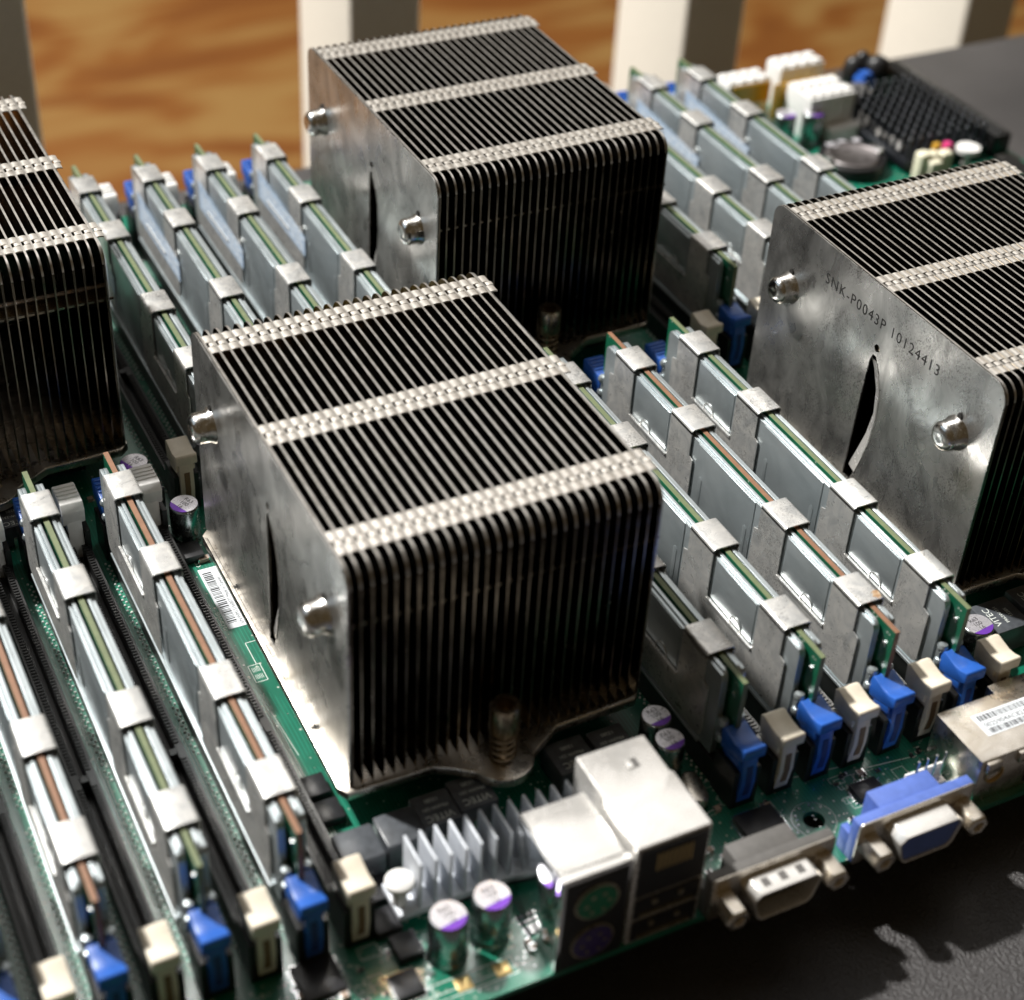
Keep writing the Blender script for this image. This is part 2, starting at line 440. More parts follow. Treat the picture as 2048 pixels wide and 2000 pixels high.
# memory module ------------------------------------------------
def module_part_meshes(root, edge):
    mb = MB()                                   # the green card
    prof = [(0, 4.5), (1.0, 4.5), (1.0, 3.2), (52.9, 3.2), (52.9, 5.6), (55.1, 5.6), (55.1, 3.2), (L - 1, 3.2), (L - 1, 4.5), (L, 4.5),
            (L, 11), (L - 1.2, 11.6), (L - 1.2, 13.4), (L, 14), (L, 32.7), (0, 32.7), (0, 14), (1.2, 13.4), (1.2, 11.6), (0, 11)]
    mb.prism(prof, -.65, .65, 'x')
    mb.build('card', K['pcb2'], root, edge=edge)
    for sx in (-1, 1):                          # heat spreader halves
        def X(a, b): return (min(sx * a, sx * b), max(sx * a, sx * b))
        mb = MB()
        p = [(4.6, 7.6), (L - 4.6, 7.6)] + [(L - 4.4, 15), (L - 4.4, 29.6)] + arc(L - 6.6, 30.2, 2.2, 0, 90, 4) + arc(6.6, 30.2, 2.2, 90, 180, 4) + [(4.4, 29.6), (4.4, 15)]
        a, b = X(1.35, 2.15); mb.prism(p, a, b, 'x')
        p2 = [(q[0], min(q[1], 31.9)) for q in p]
        a, b = X(2.25, 3.02); mb.prism(p2, a, b, 'x')
        a, b = X(2.2, 3.75); mb.box(a, b, 9.0, L - 9.0, 7.4, 8.2)      # bottom flange
        # stamped step around the middle field
        a, b = X(3.02, 3.22)
        mb.prism([(53.4, 9), (L - 53.4, 9), (L - 53.4, 31.6), (53.4, 31.6)], a, b, 'x')
        mb.prism([(21.6, 19.6), (38.8, 19.6), (38.8, 31.6), (21.6, 31.6)], a, b, 'x')
        mb.prism([(L - 38.8, 19.6), (L - 21.6, 19.6), (L - 21.6, 31.6), (L - 38.8, 31.6)], a, b, 'x')
        for y0 in (8.6, L - 10.4, 55.2, L - 57):                            # little upright stamped bars
            mb.prism([(y0, 12), (y0 + 1.6, 12), (y0 + 1.6, 22), (y0 + .8, 22.8), (y0, 22)], *X(3.22, 3.32), 'x')
        mb.build('heat_spreader', K['spread'], root, bevel=.28, seg=3)
        for yy, d in ((2.6, 1), (L - 2.6, -1)):  # curled hooks at both ends
            mb = MB()
            for zz in (14.6, 19.2):
                mb.lathe([(0.01, -1.4), (.8, -1.2), (1.3, -.5), (1.4, 0.2), (1.0, 1.0), (.01, 1.2)], (sx * 2.1, yy, zz), 'z', 14)
            mb.box(*X(1.5, 2.6), min(yy, yy + d * 3.5), max(yy, yy + d * 3.5), 14.0, 19.8)
            mb.build('spreader_hook', K['spread'], root)
    for far in (0, 1):                          # the two U-shaped steel clips
        mb = MB()
        for sx in (-1, 1):
            p = [(8.2, 25.2)] + [(8.2, 13.2)] + arc(10.2, 11.4, 2.0, 180, 270, 4) + arc(50.0, 11.4, 2.0, 270, 360, 4) + \
                [(52.0, 25.2), (50.3, 25.8), (50.3, 33.05), (40.1, 33.05), (40.1, 20.6)] + arc(39.2, 19.9, .9, 0, -90, 2) + arc(21.1, 19.9, .9, -90, -180, 2) + \
                [(20.2, 20.6), (20.2, 33.05), (10.3, 33.05), (10.3, 25.8)]
            if far: p = [(L - q[0], q[1]) for q in p]
            mb.prism(p, sx * 3.34, sx * 3.64, 'x')
            # rolled lip under the window and half-moon stamp
            y0, y1 = (20.4, 39.9) if not far else (L - 39.9, L - 20.4)
            mb.box(min(sx * 3.3, sx * 4.0), max(sx * 3.3, sx * 4.0), y0, y1, 18.6, 19.3)
            yc = (y0 + y1) / 2 + (2.0 if far else -2.0)
            hm = arc(yc, 19.4, 2.5, 0, 180, 8) + arc(yc, 19.4, 2.2, 180, 0, 8)
            mb.prism(hm, sx * 3.22, sx * 3.42, 'x')
        for a, b in ((10.3, 20.2), (40.1, 50.3)):
            if far: a, b = L - b, L - a
            prof = [(-3.64, 32.4), (-3.64, 33.1), (-3.4, 33.55), (-2.9, 33.75), (2.9, 33.75), (3.4, 33.55), (3.64, 33.1), (3.64, 32.4), (3.34, 32.4), (3.34, 33.0), (2.9, 33.4), (-2.9, 33.4), (-3.34, 33.0), (-3.34, 32.4)]
            mb.prism(prof, a, b, 'y')
        mb.build('clip', K['clip'], root, ang=50)
    mb = MB()                                   # memory chips on the exposed card ends
    for sx in (-1, 1):
        if sx < 0: mb.box(-1.0, -.6, 2.0, 2.9, 27.6, 28.2)
    mb.build('card_resistor', K['shiny'], root)
def make_module(edge, label_on, nm):
    root = empty('memory_module', (0, 0, 0))
    module_part_meshes(root, edge)
    if label_on:
        mb = MB(); mb.prism([(L - 54, 16.4), (L - 12, 16.4), (L - 12, 26.3), (L - 54, 23.2)], -3.72, -3.66, 'x')
        o = mb.build('paper_label', K['bluelabel'], root)
        # blocks of fine print
        t = MB(); random.seed(3)
        for r_ in range(5):
            yy = L - 15
            while yy > L - 51:
                wd = random.uniform(1, 4); t.box(-3.745, -3.73, yy - wd, yy, 17.6 + r_ * 1.35, 18.2 + r_ * 1.35); yy -= wd + random.uniform(.4, 1.4)
        t.build('label_print', K['dark_ink'] if False else K['label'], o)
    return root
protos = {}
def place_module(x, y, kind, label, group):
    if kind not in protos:
        protos[kind] = make_module(K['edge_brown'] if kind[0] == 'b' else K['edge_olive'], kind[1] == '1', 'x'); o = protos[kind]
    else: o = copy_tree(protos[kind])
    o.location = Vector((x, y, 0)) * S
    o['label'] = label; o['category'] = 'memory module'; o['group'] = group
    return o
P2 = 20.194
G1 = 'memory modules in clipped aluminium heat spreaders'
mods = [
 (0, 0, 'g0', 'shaded brownish memory module pressed against the right side of the centre heat sink'),
 (P2, .0, 'g0', 'green-edged memory module second to the right of the centre heat sink'),
 (2 * P2, .0, 'b0', 'brown-edged memory module with a rust spot, third to the right of the centre heat sink'),
 (3 * P2, .0, 'g0', 'green-edged memory module right beside the large heat sink at the right edge'),
 (-163.5, .14, 'g0', 'green-edged memory module cut off in the lower left corner'),
 (-163.5 + P2, .14, 'b0', 'brown-edged memory module at the left edge of the photo, partly cut off'),
 (-163.5 + 2 * P2, .14, 'g0', 'green-edged memory module in the lower left between two brown-edged ones'),
 (-163.5 + 3 * P2, .14, 'b0', 'brown-edged memory module nearest the barcode sticker, left of the centre heat sink'),
 (-70.2, 149.4, 'g1', 'memory module beside the heat sink that the left photo edge cuts off'),
 (-70.2 + P2, 149.4, 'g1', 'blue-labelled memory module, second of the four in the upper left'),
 (-70.2 + 2 * P2, 149.4, 'g1', 'blue-labelled memory module, third of the four in the upper left'),
 (-70.2 + 3 * P2, 149.4, 'g1', 'blue-labelled memory module directly left of the rearmost heat sink'),
 (92.85, 149.8, 'g1', 'shaded brownish memory module pressed against the right side of the rearmost heat sink'),
 (92.85 + P2, 149.8, 'g1', 'pale memory module second to the right of the rearmost heat sink, beside the shaded one'),
 (92.85 + 2 * P2, 149.8, 'g1', 'pale blue-labelled memory module third to the right of the rearmost heat sink'),
 (92.85 + 3 * P2, 149.8, 'g1', 'pale memory module in the upper right, nearest the round battery'),
]
for x, y, k, lab in mods:
    o = place_module(x, y, k, lab, G1)
    place_slot('a', x, y)
    place_slot('b', x + (10.1 if y < 100 else -10.1), y)
    if 'rust spot' in lab: rusty = o
mb = MB(); random.seed(5)
mb.poly([(2.3 + random.uniform(.5, 1.5) * math.cos(R(a)), 11.9 + random.uniform(.8, 2.0) * math.sin(R(a)), 33.775) for a in range(0, 360, 20)], [list(range(18))])
m = mat('rust', (.40, .22, .09), .7); g = G(m); v = g.coord()
g.l(g.ramp(g.noise(v, .8, 4, .7), [(.35, (.26, .11, .03)), (.6, (.55, .42, .28))]), g.b.inputs['Base Color'])
mb.build('rust_stain', m, rusty)

# ---------------------------------------------------------------- heat sinks
NF = 29; PITCH = 71.0 / 28; D = 96.0; ZB = 11.2; ZT = 72.0
slit = [(45.6, 13.6), (43.6, 20), (41.6, 28), (40.8, 36), (41.4, 44), (43.4, 50.0), (45.2, 53.0), (46.6, 53.2), (47.4, 51), (47.9, 42), (48.3, 28), (48.6, 13.6)]
keyh = arc(45.6, 55.4, 1.15, 0, 330, 10)
def fin_poly():
    return arc(4.5, ZT - 4.5, 4.5, 180, 90, 6) + arc(D - 4.0, ZT - 4.0, 4.0, 90, 0, 5) + [(D, ZB), (0, ZB)]
def make_fin():
    mb = MB(); mb.prism(fin_poly(), -.19, .19, 'x', holes=[slit])
    for y0 in (6.2, 45.4, 83.4):                # folded, interlocking tabs (three rows)
        a, c = .10, PITCH - .16
        def tab(ya, yb, xa, xb, crown=.24, zt=ZT):
            n = 4; vs = []; fs = []
            for i in range(n + 1):
                u = i / n; x = xa + (xb - xa) * u; z = zt - .1 + crown * math.sin(math.pi * u)
                vs += [(x, ya, z), (x, yb, z), (x, yb, z - .38), (x, ya, z - .38)]
            for i in range(n):
                o = 4 * i
                fs += [(o, o + 4, o + 5, o + 1), (o + 1, o + 5, o + 6, o + 2), (o + 2, o + 6, o + 7, o + 3), (o + 3, o + 7, o + 4, o)]
            fs += [(0, 1, 2, 3), (4 * n, 4 * n + 3, 4 * n + 2, 4 * n + 1)]
            mb.poly(vs, fs)
        tab(y0, y0 + 2.6, a, c)
        tab(y0 + 4.6, y0 + 7.4, a, c)
        tab(y0 + 2.9, y0 + 4.3, a + .85, c + .30, .16, ZT + .08)
    outer = arc(4.5, ZT - 4.5, 4.5, 180, 90, 6) + arc(D - 4.0, ZT - 4.0, 4.0, 90, 0, 5)
    inner = arc(4.5, ZT - 4.5, 4.0, 180, 90, 6) + arc(D - 4.0, ZT - 4.0, 3.5, 90, 0, 5)
    mb.prism([(0, ZT - 9)] + [(a_, b_ + .05) for a_, b_ in outer] + [(D, ZT - 9)] + [(D - .5, ZT - 9)] + inner[::-1] + [(.5, ZT - 9)], -.27, .27, 'x')
    mb.box(0, PITCH * .8, 1.6, 2.0, 56.0, 56.6)    # small tab just behind the front edge
    mb.box(0, PITCH - .1, D - 1, D - .6, 20, 22)
    return mb
def make_sink():
    root = empty('heat_sink', (0, 0, 0))
    # base plate with rounded corners and a bulge around each screw
    def plate(z0, z1, g):
        b = [(-38.3 - g, 1.0), (-36.9 - g, -1.5 - g), (-17, -1.8 - g), (-13, -4.0 - g)] + [(-1.6 + (7.2 + g) * math.cos(R(a)), -5.2 + (7.2 + g) * math.sin(R(a))) for a in range(195, 350, 15)] + \
            [(10.0, -4.2 - g), (14, -1.8 - g), (34.5, -1.5 - g), (36.8 + g, 1.0), (36.8 + g, D + 1), (34.5, D + 2.5)] + \
            [(-1.6 + (7.2 + g) * math.cos(R(a)), D + 5.2 + (7.2 + g) * math.sin(R(a))) for a in range(-10, 200, 15)] + [(-33.8 - g, D + .6), (-35.6 - g, D), (-37.9 - g, D - 2.4)]
        mb.prism(b, z0, z1, 'z')
    mb = MB(); plate(8.6, ZB - .05, 0.)
    mb.build('base_plate', K['base'], root, bevel=.4, seg=2)
    mb = MB(); mb.box(-26, 26, 8, D - 8, 0.2, 8.5)
    mb.build('socket_block', K['black'], root)
    mb = MB()                                    # seams and cross-shaped punch marks along the foot
    mb.box(-37.1, -36.98, 3, D - 4, ZB - .045, ZB - .02)
    for yy in (19.6, 71.5):
        for a in (25, 85, 145):
            s0 = len(mb.v); mb.box(-.95, .95, -.2, .2, ZB - .04, ZB + .03)
            mb.xform(s0, Matrix.Translation((-36.3, yy, 0)) @ Matrix.Rotation(R(a), 4, 'Z'))
    mb.build('punch_marks', K['etch'], root)
    fm = make_fin()
    f0 = fm.build('fin', K['fin'], root, ang=50)
    f0.data.materials.append(K['tab']); f0.data.materials.append(K['rim'])  # same sheet metal: dark shaded sides, paler colours for the lit tops
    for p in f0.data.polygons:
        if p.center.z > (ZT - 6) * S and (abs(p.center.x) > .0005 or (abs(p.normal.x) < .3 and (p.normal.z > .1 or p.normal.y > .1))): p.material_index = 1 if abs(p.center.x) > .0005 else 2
    for i in range(NF):
        o = f0 if i == 0 else f0.copy()
        if i: C.objects.link(o); o.parent = root
        o.location = Vector((-35.5 + i * PITCH + (.25 if i == 0 else 0), 0, 0)) * S
    mb = MB(); mb.prism(fin_poly(), -.22, .12, 'x', holes=[slit, keyh[:-1]])
    # bent lip on the near edge of the slit
    vs = []
    prof = [(44.4, 17, .2), (42.7, 23, .6), (41.3, 29, 1.1), (40.5, 36, 1.4), (41.1, 43, 1.1), (42.9, 48.6, .6), (44.5, 51.6, .2)]
    for y, z, dx in prof: vs += [(-.2, y - .3, z), (dx * .5, y + 1.1, z), (dx + .5, y + 3.4, z), (.15, y - .1, z)]
    fs = []
    for i in range(len(prof) - 1):
        o = 4 * i
        for k in range(4): fs.append((o + k, o + (k + 1) % 4, o + 4 + (k + 1) % 4, o + 4 + k))
    sp = mb.build('side_plate', K['face'], root, ang=40, loc=(-35.85, 0, 0))
    mb = MB(); mb.poly(vs, fs); mb.build('slit_lip', K['chrome'], sp, ang=60, loc=(-.15, 0, 0))
    mb = MB(); mb.prism(fin_poly(), -.1, .2, 'x')
    mb.build('side_plate', K['face'], root, loc=(35.9, 0, 0))
    for yy in (12.3, 84.2):                     # heat pipe ends through the side plate
        mb = MB()
        mb.lathe([(4.6, .2), (4.5, -.5), (3.9, -1.2), (3.85, -3.6), (3.65, -4.4), (2.9, -5.2), (1.6, -5.6), (.8, -5.45), (.01, -5.4)], (-35.9, yy, 51.5), 'x', 28)
        pe = mb.build('heat_pipe', K['pipe'], root, ang=60)
        mb = MB(); mb.prism([(yy - .3, 55.2), (yy + .5, 55.2), (yy + .8, 56.4), (yy + .4, 57.3), (yy - .2, 57.5), (yy - .7, 57.0), (yy - .7, 56)], -36.45, -36.0, 'x')
        mb.build('collar_notch', K['etch'], pe)
        mb = MB(); mb.cyl((-35, yy, 51.5), 3.2, 70, 'x', 20)
        mb.build('heat_pipe', K['pipe'], root)
    for yy in (-5.2, D + 5.2):
        mb = MB()
        mb.lathe([(3.0, 19.6), (3.4, 20.2), (3.4, 26.8), (3.1, 27.6), (2.0, 27.6), (1.8, 24.5), (.01, 24.5)], (-1.6, yy, 0), 'z', 24)
        mb.cyl((-1.6, yy, 8), 1.2, 12, 'z', 14)
        s_ = mb.build('spring_screw', K['spring'], root, ang=40)
        path = [(-1.6 + 2.75 * math.cos(a), yy + 2.75 * math.sin(a), 11.4 + 8.4 * a / (2 * math.pi * 4.5)) for a in [i * math.pi / 10 for i in range(91)]]
        mb = MB(); mb.tube(path, .36, 8)
        mb.build('spring', K['spring'], s_, ang=70)
    return root
hs = make_sink()
sinks = [(-46.4, 25, 'silver finned heat sink in the middle of the photo, nearest to the ports'),
         (117.1, 25, 'silver finned heat sink at the right edge, lettering stamped on its left side plate'),
         (36.6, 163, 'silver finned heat sink at the top, standing before the white post and plywood'),
         (-126.9, 163, 'silver finned heat sink cut off by the left edge of the photo')]
for i, (x, y, lab) in enumerate(sinks):
    o = hs if i == 0 else copy_tree(hs)
    o.location = Vector((x, y, 0)) * S
    o['label'] = lab; o['category'] = 'heat sink'; o['group'] = 'finned processor heat sinks'
    if i == 1:
        t_ = text('stamped_lettering', 'SNK-P0043P 10124413', 4.3, TM((-36.10, 70.2, 61.3), (0, -1, 0.0), (0, 0.0, 1)), K['etch'], o, .015, spacing=1.18)

# ---------------------------------------------------------------- ports along the front edge
def ring(cx, cz, y, r0, r1, mb, depth=.8, axis='y'):
    mb.lathe([(r0, 0), (r1, 0), (r1, -depth), (r0, -depth), (r0, 0)], (cx, y, cz), axis, 28)
# keyboard/mouse stack
mb = MB(); mb.box(-59.4, -44.2, -27.6, -9.0, 0, 27.2); mb.box(-59.9, -43.9, -28.9, -26.9, 0, 28.0)
mb.box(-59.7, -58.9, -26.6, -9.4, 27.2, 27.7)
ps = mb.build('round_port_stack', K['mirror'], board, bevel=.25)
mb = MB(); mb.box(-59.0, -44.6, -26.2, -9.3, 27.21, 27.75); mb.box(-59.7, -44.1, -28.7, -26.95, 28.01, 28.12); mb.build('bright_top_sheet', K['chrome'], ps, bevel=.1)  # added sheet, more matte than the body, to keep the top bright
mb = MB(); mb.box(-58.9, -44.9, -29.3, -28.95, .8, 26.6); mb.build('port_face', K['black'], ps)
for cz, mt_, lab in ((19.8, 'green', 'green round socket'), (7.2, 'violet', 'purple round socket')):
    mb = MB(); mb.lathe([(4.4, 0), (4.4, -.6), (4.0, -.7), (.01, -.7)], (-51.9, -29.3, cz), 'y', 28)
    for a in range(30, 331, 60): mb.cyl((-51.9 + 2.6 * math.cos(R(a - 90)), -30.15, cz + 2.6 * math.sin(R(a - 90))), .5, .2, 'y', 8, m=None)
    s_ = mb.build('round_socket', K[mt_], ps, label=lab)
    mb = MB()
    for a in range(30, 331, 60): mb.cyl((-51.9 + 2.6 * math.cos(R(a - 90)), -30.2, cz + 2.6 * math.sin(R(a - 90))), .45, .15, 'y', 8)
    ring(-51.9, cz, -29.3, 4.6, 5.0, mb, .4)
    mb.build('socket_ring', K['brass'], ps)
# network + two flat ports
mb = MB(); mb.prism([(-43.3, -28.8), (-26.0, -28.8), (-26.0, -13.4), (-26.6, -12.9), (-26.6, -2.0), (-42.9, -2.0), (-42.9, -14.0), (-43.3, -14.6)], 0, 30.2, 'z')
ub = mb.build('network_port_stack', K['chrome'], board, bevel=.45, seg=3)
mb = MB(); mb.prism([(-34.4, -7.0), (-31.6, -7.0), (-31.6, -9.6), (-34.4, -9.6)], 30.21, 30.26, 'z'); mb.build('latch_window', K['grey'], ub)
mb = MB(); mb.box(-34.3, -33.0, -9.5, -7.1, 30.27, 30.5); mb.build('latch_tongue', K['chrome'], ub, bevel=.15)
mb = MB(); mb.box(-42.5, -26.8, -29.3, -28.85, 15.2, 29.2); mb.build('network_opening', K['black'], ub)
mb = MB()
for k in range(8): mb.box(-38.6 + k * 1.1, -38.1 + k * 1.1, -29.55, -29.32, 22.4, 27.4)
mb.build('contacts', K['gold'], ub)
for z0 in (1.2, 8.2):
    mb = MB(); mb.box(-42.3, -27.0, -29.2, -28.85, z0, z0 + 5.8); u_ = mb.build('flat_port', K['black'], ub)
    mb = MB(); mb.box(-41.0, -28.3, -29.6, -29.25, z0 + .5, z0 + 1.2)
    for xx in (-37.8, -31.6): mb.cyl((xx, -29.6, z0 + 4.2), .75, .3, 'y', 10)
    mb.build('port_tongue', K['brass'], u_)
# D-shaped connectors
def hexnut(x, y, z, parent, r=3.0, ln=6.6):
    mb = MB(); mb.lathe([(r, 0), (r, -ln + .4), (r - .4, -ln), (1.5, -ln), (1.4, -ln + 2.2), (.01, -ln + 2.2)], (x, y, z), 'y', 6)
    return mb.build('hex_nut', K['brass'] if False else K['base'], parent, bevel=.15, ang=25)
def dsub(name, cx, body, label, holes_on, hw):
    w = 15.4
    mb = MB()
    mb.box(cx - w, cx + w, -30.0, -27.4, .2, 12.2)
    mb.box(cx - hw, cx + hw, -27.4, -22.4, 0, 12.0)
    mb.box(cx - w, cx - w + 1.8, -27.6, -24.5, 0, 7)
    mb.box(cx + w - 1.8, cx + w, -27.6, -24.5, 0, 7)
    r_ = mb.build(name, body, board, bevel=.2, label=label)
    mb = MB(); mb.prism([(cx - w, .0), (cx + w, .0), (cx + w, 12.0)] + [(cx + w - .8, 12.6), (cx - w + .8, 12.6), (cx - w, 12.0)], -30.6, -30.05, 'y')
    mb.build('face_plate', K['base'], r_, bevel=.18)
    mb = MB()
    def D_(g, top=8.5, bt=7.0):
        z0, z1 = 1.9 + g, 10.7 - g
        return [(cx - bt + g, z0 + 1.2), (cx - bt + 1.2 + g, z0), (cx + bt - 1.2 - g, z0), (cx + bt - g, z0 + 1.2), (cx + top - g, z1 - 1.6), (cx + top - 1.6 - g, z1), (cx - top + 1.6 + g, z1), (cx - top + g, z1 - 1.6)]
    mb.prism(D_(0), -36.2, -30.6, 'y', holes=[D_(.45)])
    mb.build('shell', K['chrome'], r_, bevel=.12)
    mb = MB(); mb.prism(D_(.5), -35.6 if not holes_on else -32.0, -30.65, 'y')
    mb.build('insert', body, r_)
    if holes_on:
        mb = MB()
        for k in (-1, 0, 1): mb.box(cx + k * 4.3 - .9, cx + k * 4.3 + .9, -34.6, -32.4, 10.68, 10.74)
        mb.build('shell_dimple', K['grey'], r_)
    for s_ in (-12.5, 12.5): hexnut(cx + s_, -30.6, 6.2, r_)
    return r_
dsub('serial_port', -8.9, K['grey'], 'grey nine-pin connector', True, 7.8)
dsub('video_port', 28.2, K['vga'], 'blue video connector', False, 8.2)
# second network jack
mb = MB(); mb.prism([(47.8, -27.2), (84, -27.2), (84, -8), (64.4, -8), (64.4, -10.6), (47.8, -10.6)], 0, 13.8, 'z')
mb.box(49.0, 53.0, -28.4, -27.0, 10.2, 13.4); mb.box(58.0, 61.4, -28.4, -27.0, 10.2, 13.4)
l2 = mb.build('network_port', K['base'], board, bevel=.3, label='tin network jack under a barcode label')
mb = MB(); mb.box(54.2, 75.0, -21.3, -14.6, 13.83, 13.9); lb = mb.build('barcode_label', K['label'], l2)
mb = MB(); random.seed(11)
for z_, (ya, yb) in enumerate(((-16.9, -15.2), (-20.9, -19.3))):
    x = 55.4
    while x < 74:
        wd = random.choice((.15, .15, .3, .45)); mb.box(x, x + wd, ya, yb, 13.9, 13.93); x += wd + random.choice((.15, .3, .3))
mb.build('bars', K['dark_ink'], lb)
text('label_text', '0025904AC82A', 1.9, TM((55.4, -18.9, 13.91), (1, 0, 0), (0, 1, 0)), K['dark_ink'], lb, .01)
mb = MB()
for k in range(10): mb.box(64.0 + k * 1.3, 64.6 + k * 1.3, -27.6, -27.25, 5.5, 9.5)
ring(52.2, 8.5, -27.3, 2.2, 2.6, mb, .5)
mb.build('contacts', K['gold'], l2)
mb = MB(); mb.box(62.5, 78.5, -27.42, -27.22, 1.5, 12.5); mb.build('network_opening', K['black'], l2)
# white pin header behind the video port
mb = MB(); mb.box(34.6, 45.2, -21.2, -18.4, 0, 3.2); mb.box(34.6, 45.2, -18.9, -18.3, 3.2, 7.0)
ph = mb.build('pin_header', K['white'], board, bevel=.2)
mb = MB()
for k in range(4): mb.box(36.0 + k * 2.54, 36.55 + k * 2.54, -20.2, -19.7, 3.2, 12.0)
mb.build('header_pins', K['shiny'], ph, bevel=.1)

# ---------------------------------------------------------------- capacitors, inductors, chips
def capacitor(x, y, h, r=4.05, txt=None, rot=0.):
    mb = MB()
    mb.lathe([(r + .15, 0), (r + .15, 1.0), (r - .15, 1.4), (r - .15, 2.2), (r, 2.7), (r, h - .7), (r - .2, h - .2), (r - .6, h)], (0, 0, 0), 'z', 36)
    o = mb.build('capacitor', K['can'], board, loc=(x, y, 0), ang=50)
    M_ = Matrix.Rotation(R(rot), 4, 'Z')
    a0 = -150; a1 = -30
    mb = MB(); rr = r - .35
    seg = arc(0, 0, rr, a0, a1, 14); mb.prism(seg, h, h + .05, 'z'); mb.xform(0, M_); mb.build('purple_mark', K['purple'], o)
    mb = MB(); seg = arc(0, 0, rr, a1, a0 + 360, 26); mb.prism(seg, h, h + .05, 'z'); mb.xform(0, M_); tp = mb.build('cap_top', K['lilac'], o)
    for i, s_ in enumerate(txt or ['R63', '100', '16']):
        pos = M_ @ Vector((0, 1.15 - i * 1.55, h + .06))
        xd = M_ @ Vector((1, 0, 0)); yd = M_ @ Vector((0, 1, 0))
        text('top_print', s_, 1.75, TM(pos, xd, yd), K['dark_ink'], o, .01, 'CENTER')
    return o
for a in ((-77.8, -15.9, 13, 4.1), (-67.6, -15.0, 13, 4.1), (-10.3, 16.6, 11.5, 3.6), (-11.2, 9.0, 11.5, 3.6), (78.7, 12.0, 11, 4.0)):
    capacitor(*a, rot=8)
capacitor(-84.6, 132.2, 11.5, 3.9, rot=-65)
capacitor(-91.2, 154.4, 11.5, 3.9, rot=-65)
for x, y in ((192, 266), (202.5, 263)): capacitor(x, y, 12, 4.0, rot=0)

def inductor(x, y, s_=9.2, h=8.0, txt=False, rot=0):
    mb = MB(); mb.box(-s_ / 2, s_ / 2, -s_ / 2, s_ / 2, .3, h)
    o = mb.build('inductor', K['ind'], board, bevel=.5, loc=(x, y, 0))
    o.rotation_euler.z = R(rot)
    mb = MB(); mb.box(-1.6, 1.6, -s_ / 2 - .25, -s_ / 2, 0, 3.4); mb.box(-1.6, 1.6, s_ / 2, s_ / 2 + .25, 0, 3.4); mb.build('terminal', K['shiny'], o, bevel=.1)
    if txt:
        for i, (t_, z) in enumerate((('VITEC', 2.5), ('PR63W-231', 1.25), ('1328S', 1.35))):
            text('print', t_, z, TM((0, 1.9 - i * 2.3, h + .01), (1, 0, 0), (0, 1, 0)), K['ink'], o, .01, 'CENTER')
    return o
inductor(-85.6, 12.2); inductor(-75.6, 13.2)
inductor(-66.4, 15.2, 9.2, 7.6, True, 180); inductor(-57.0, 16.4, 9.2, 7.6, True, 180); inductor(-31.5, 17.5, 10, 7, True, 180); inductor(-21.0, 17.5, 9, 7, True, 180)
inductor(88.6, 14.6, 11.0, 8.5, True, 90); inductor(101.0, 16.0, 11.0, 8.5, True, 90)
for x in (-76, -65, -30, -19): inductor(x - 60 , 150, 8.5, 7, True, 180)

def chip(x, y, sx, sy, h=1.4, pins=True, name='chip', rot=0):
    mb = MB(); mb.box(-sx / 2, sx / 2, -sy / 2, sy / 2, .15, h)
    o = mb.build(name, K['chip'], board, bevel=.15, loc=(x, y, 0)); o.rotation_euler.z = R(rot)
    if pins:
        mb = MB(); n = int(sx / .8)
        for k in range(n):
            xx = -sx / 2 + .4 + k * (sx - .8) / max(1, n - 1)
            mb.box(xx - .14, xx + .14, -sy / 2 - 1.0, -sy / 2, .02, .35); mb.box(xx - .14, xx + .14, sy / 2, sy / 2 + 1.0, .02, .35)
        n = int(sy / .8)
        for k in range(n):
            yy = -sy / 2 + .4 + k * (sy - .8) / max(1, n - 1)
            mb.box(-sx / 2 - 1.0, -sx / 2, yy - .14, yy + .14, .02, .35); mb.box(sx / 2, sx / 2 + 1.0, yy - .14, yy + .14, .02, .35)
        mb.build('chip_pins', K['shiny'], o)
    return o
chip(-104, -11, 9, 9); chip(-88.5, -19.5, 6, 6); chip(.5, -13.2, 10, 8); chip(28.5, -14.5, 7, 5); chip(-129, -16, 8, 8); chip(-61, 25 - 20, 5, 4)
for x, y in ((-86.2, 36.2), (-85.9, 28.2), (-86.6, -4.0), (-86.0, 124.6), (-84.5, 4.0), (-84.9, -11.5)):
    chip(x, y, 5.6, 6.2, 2.4, False, 'transistor')
# crystal in its oval can
mb = MB(); mb.prism(arc(0, 2.6, 2.2, 0, 180, 8) + arc(0, -2.6, 2.2, 180, 360, 8), 0, 3.4, 'z')
o = mb.build('crystal', K['base'], board, bevel=.5, loc=(-8.6, .6, 0)); o.rotation_euler.z = R(-8)

# small finned heat sink with its push pin
mb = MB(); mb.box(-84.2, -40.5, -6.2, 3.2, 2.6, 4.4)
for k in range(12):
    x = -79.6 + k * 3.42
    mb.box(x, x + .7, -5.9, 2.8, 4.3, 18)
nb = mb.build('chipset_heat_sink', K['alu'], board, bevel=.2, seg=2)
mb = MB(); mb.lathe([(1.6, 4.4), (1.6, 9.6), (3.0, 9.8), (3.2, 10.4), (3.2, 11.2), (2.9, 11.6), (.01, 11.8)], (-82.6, -2.6, 0), 'z', 24); mb.build('push_pin', K['white'], nb, ang=50)
mb = MB(); mb.box(-76, -48, -5, 2.5, 0, 2.6); mb.build('chipset', K['chip'], nb)

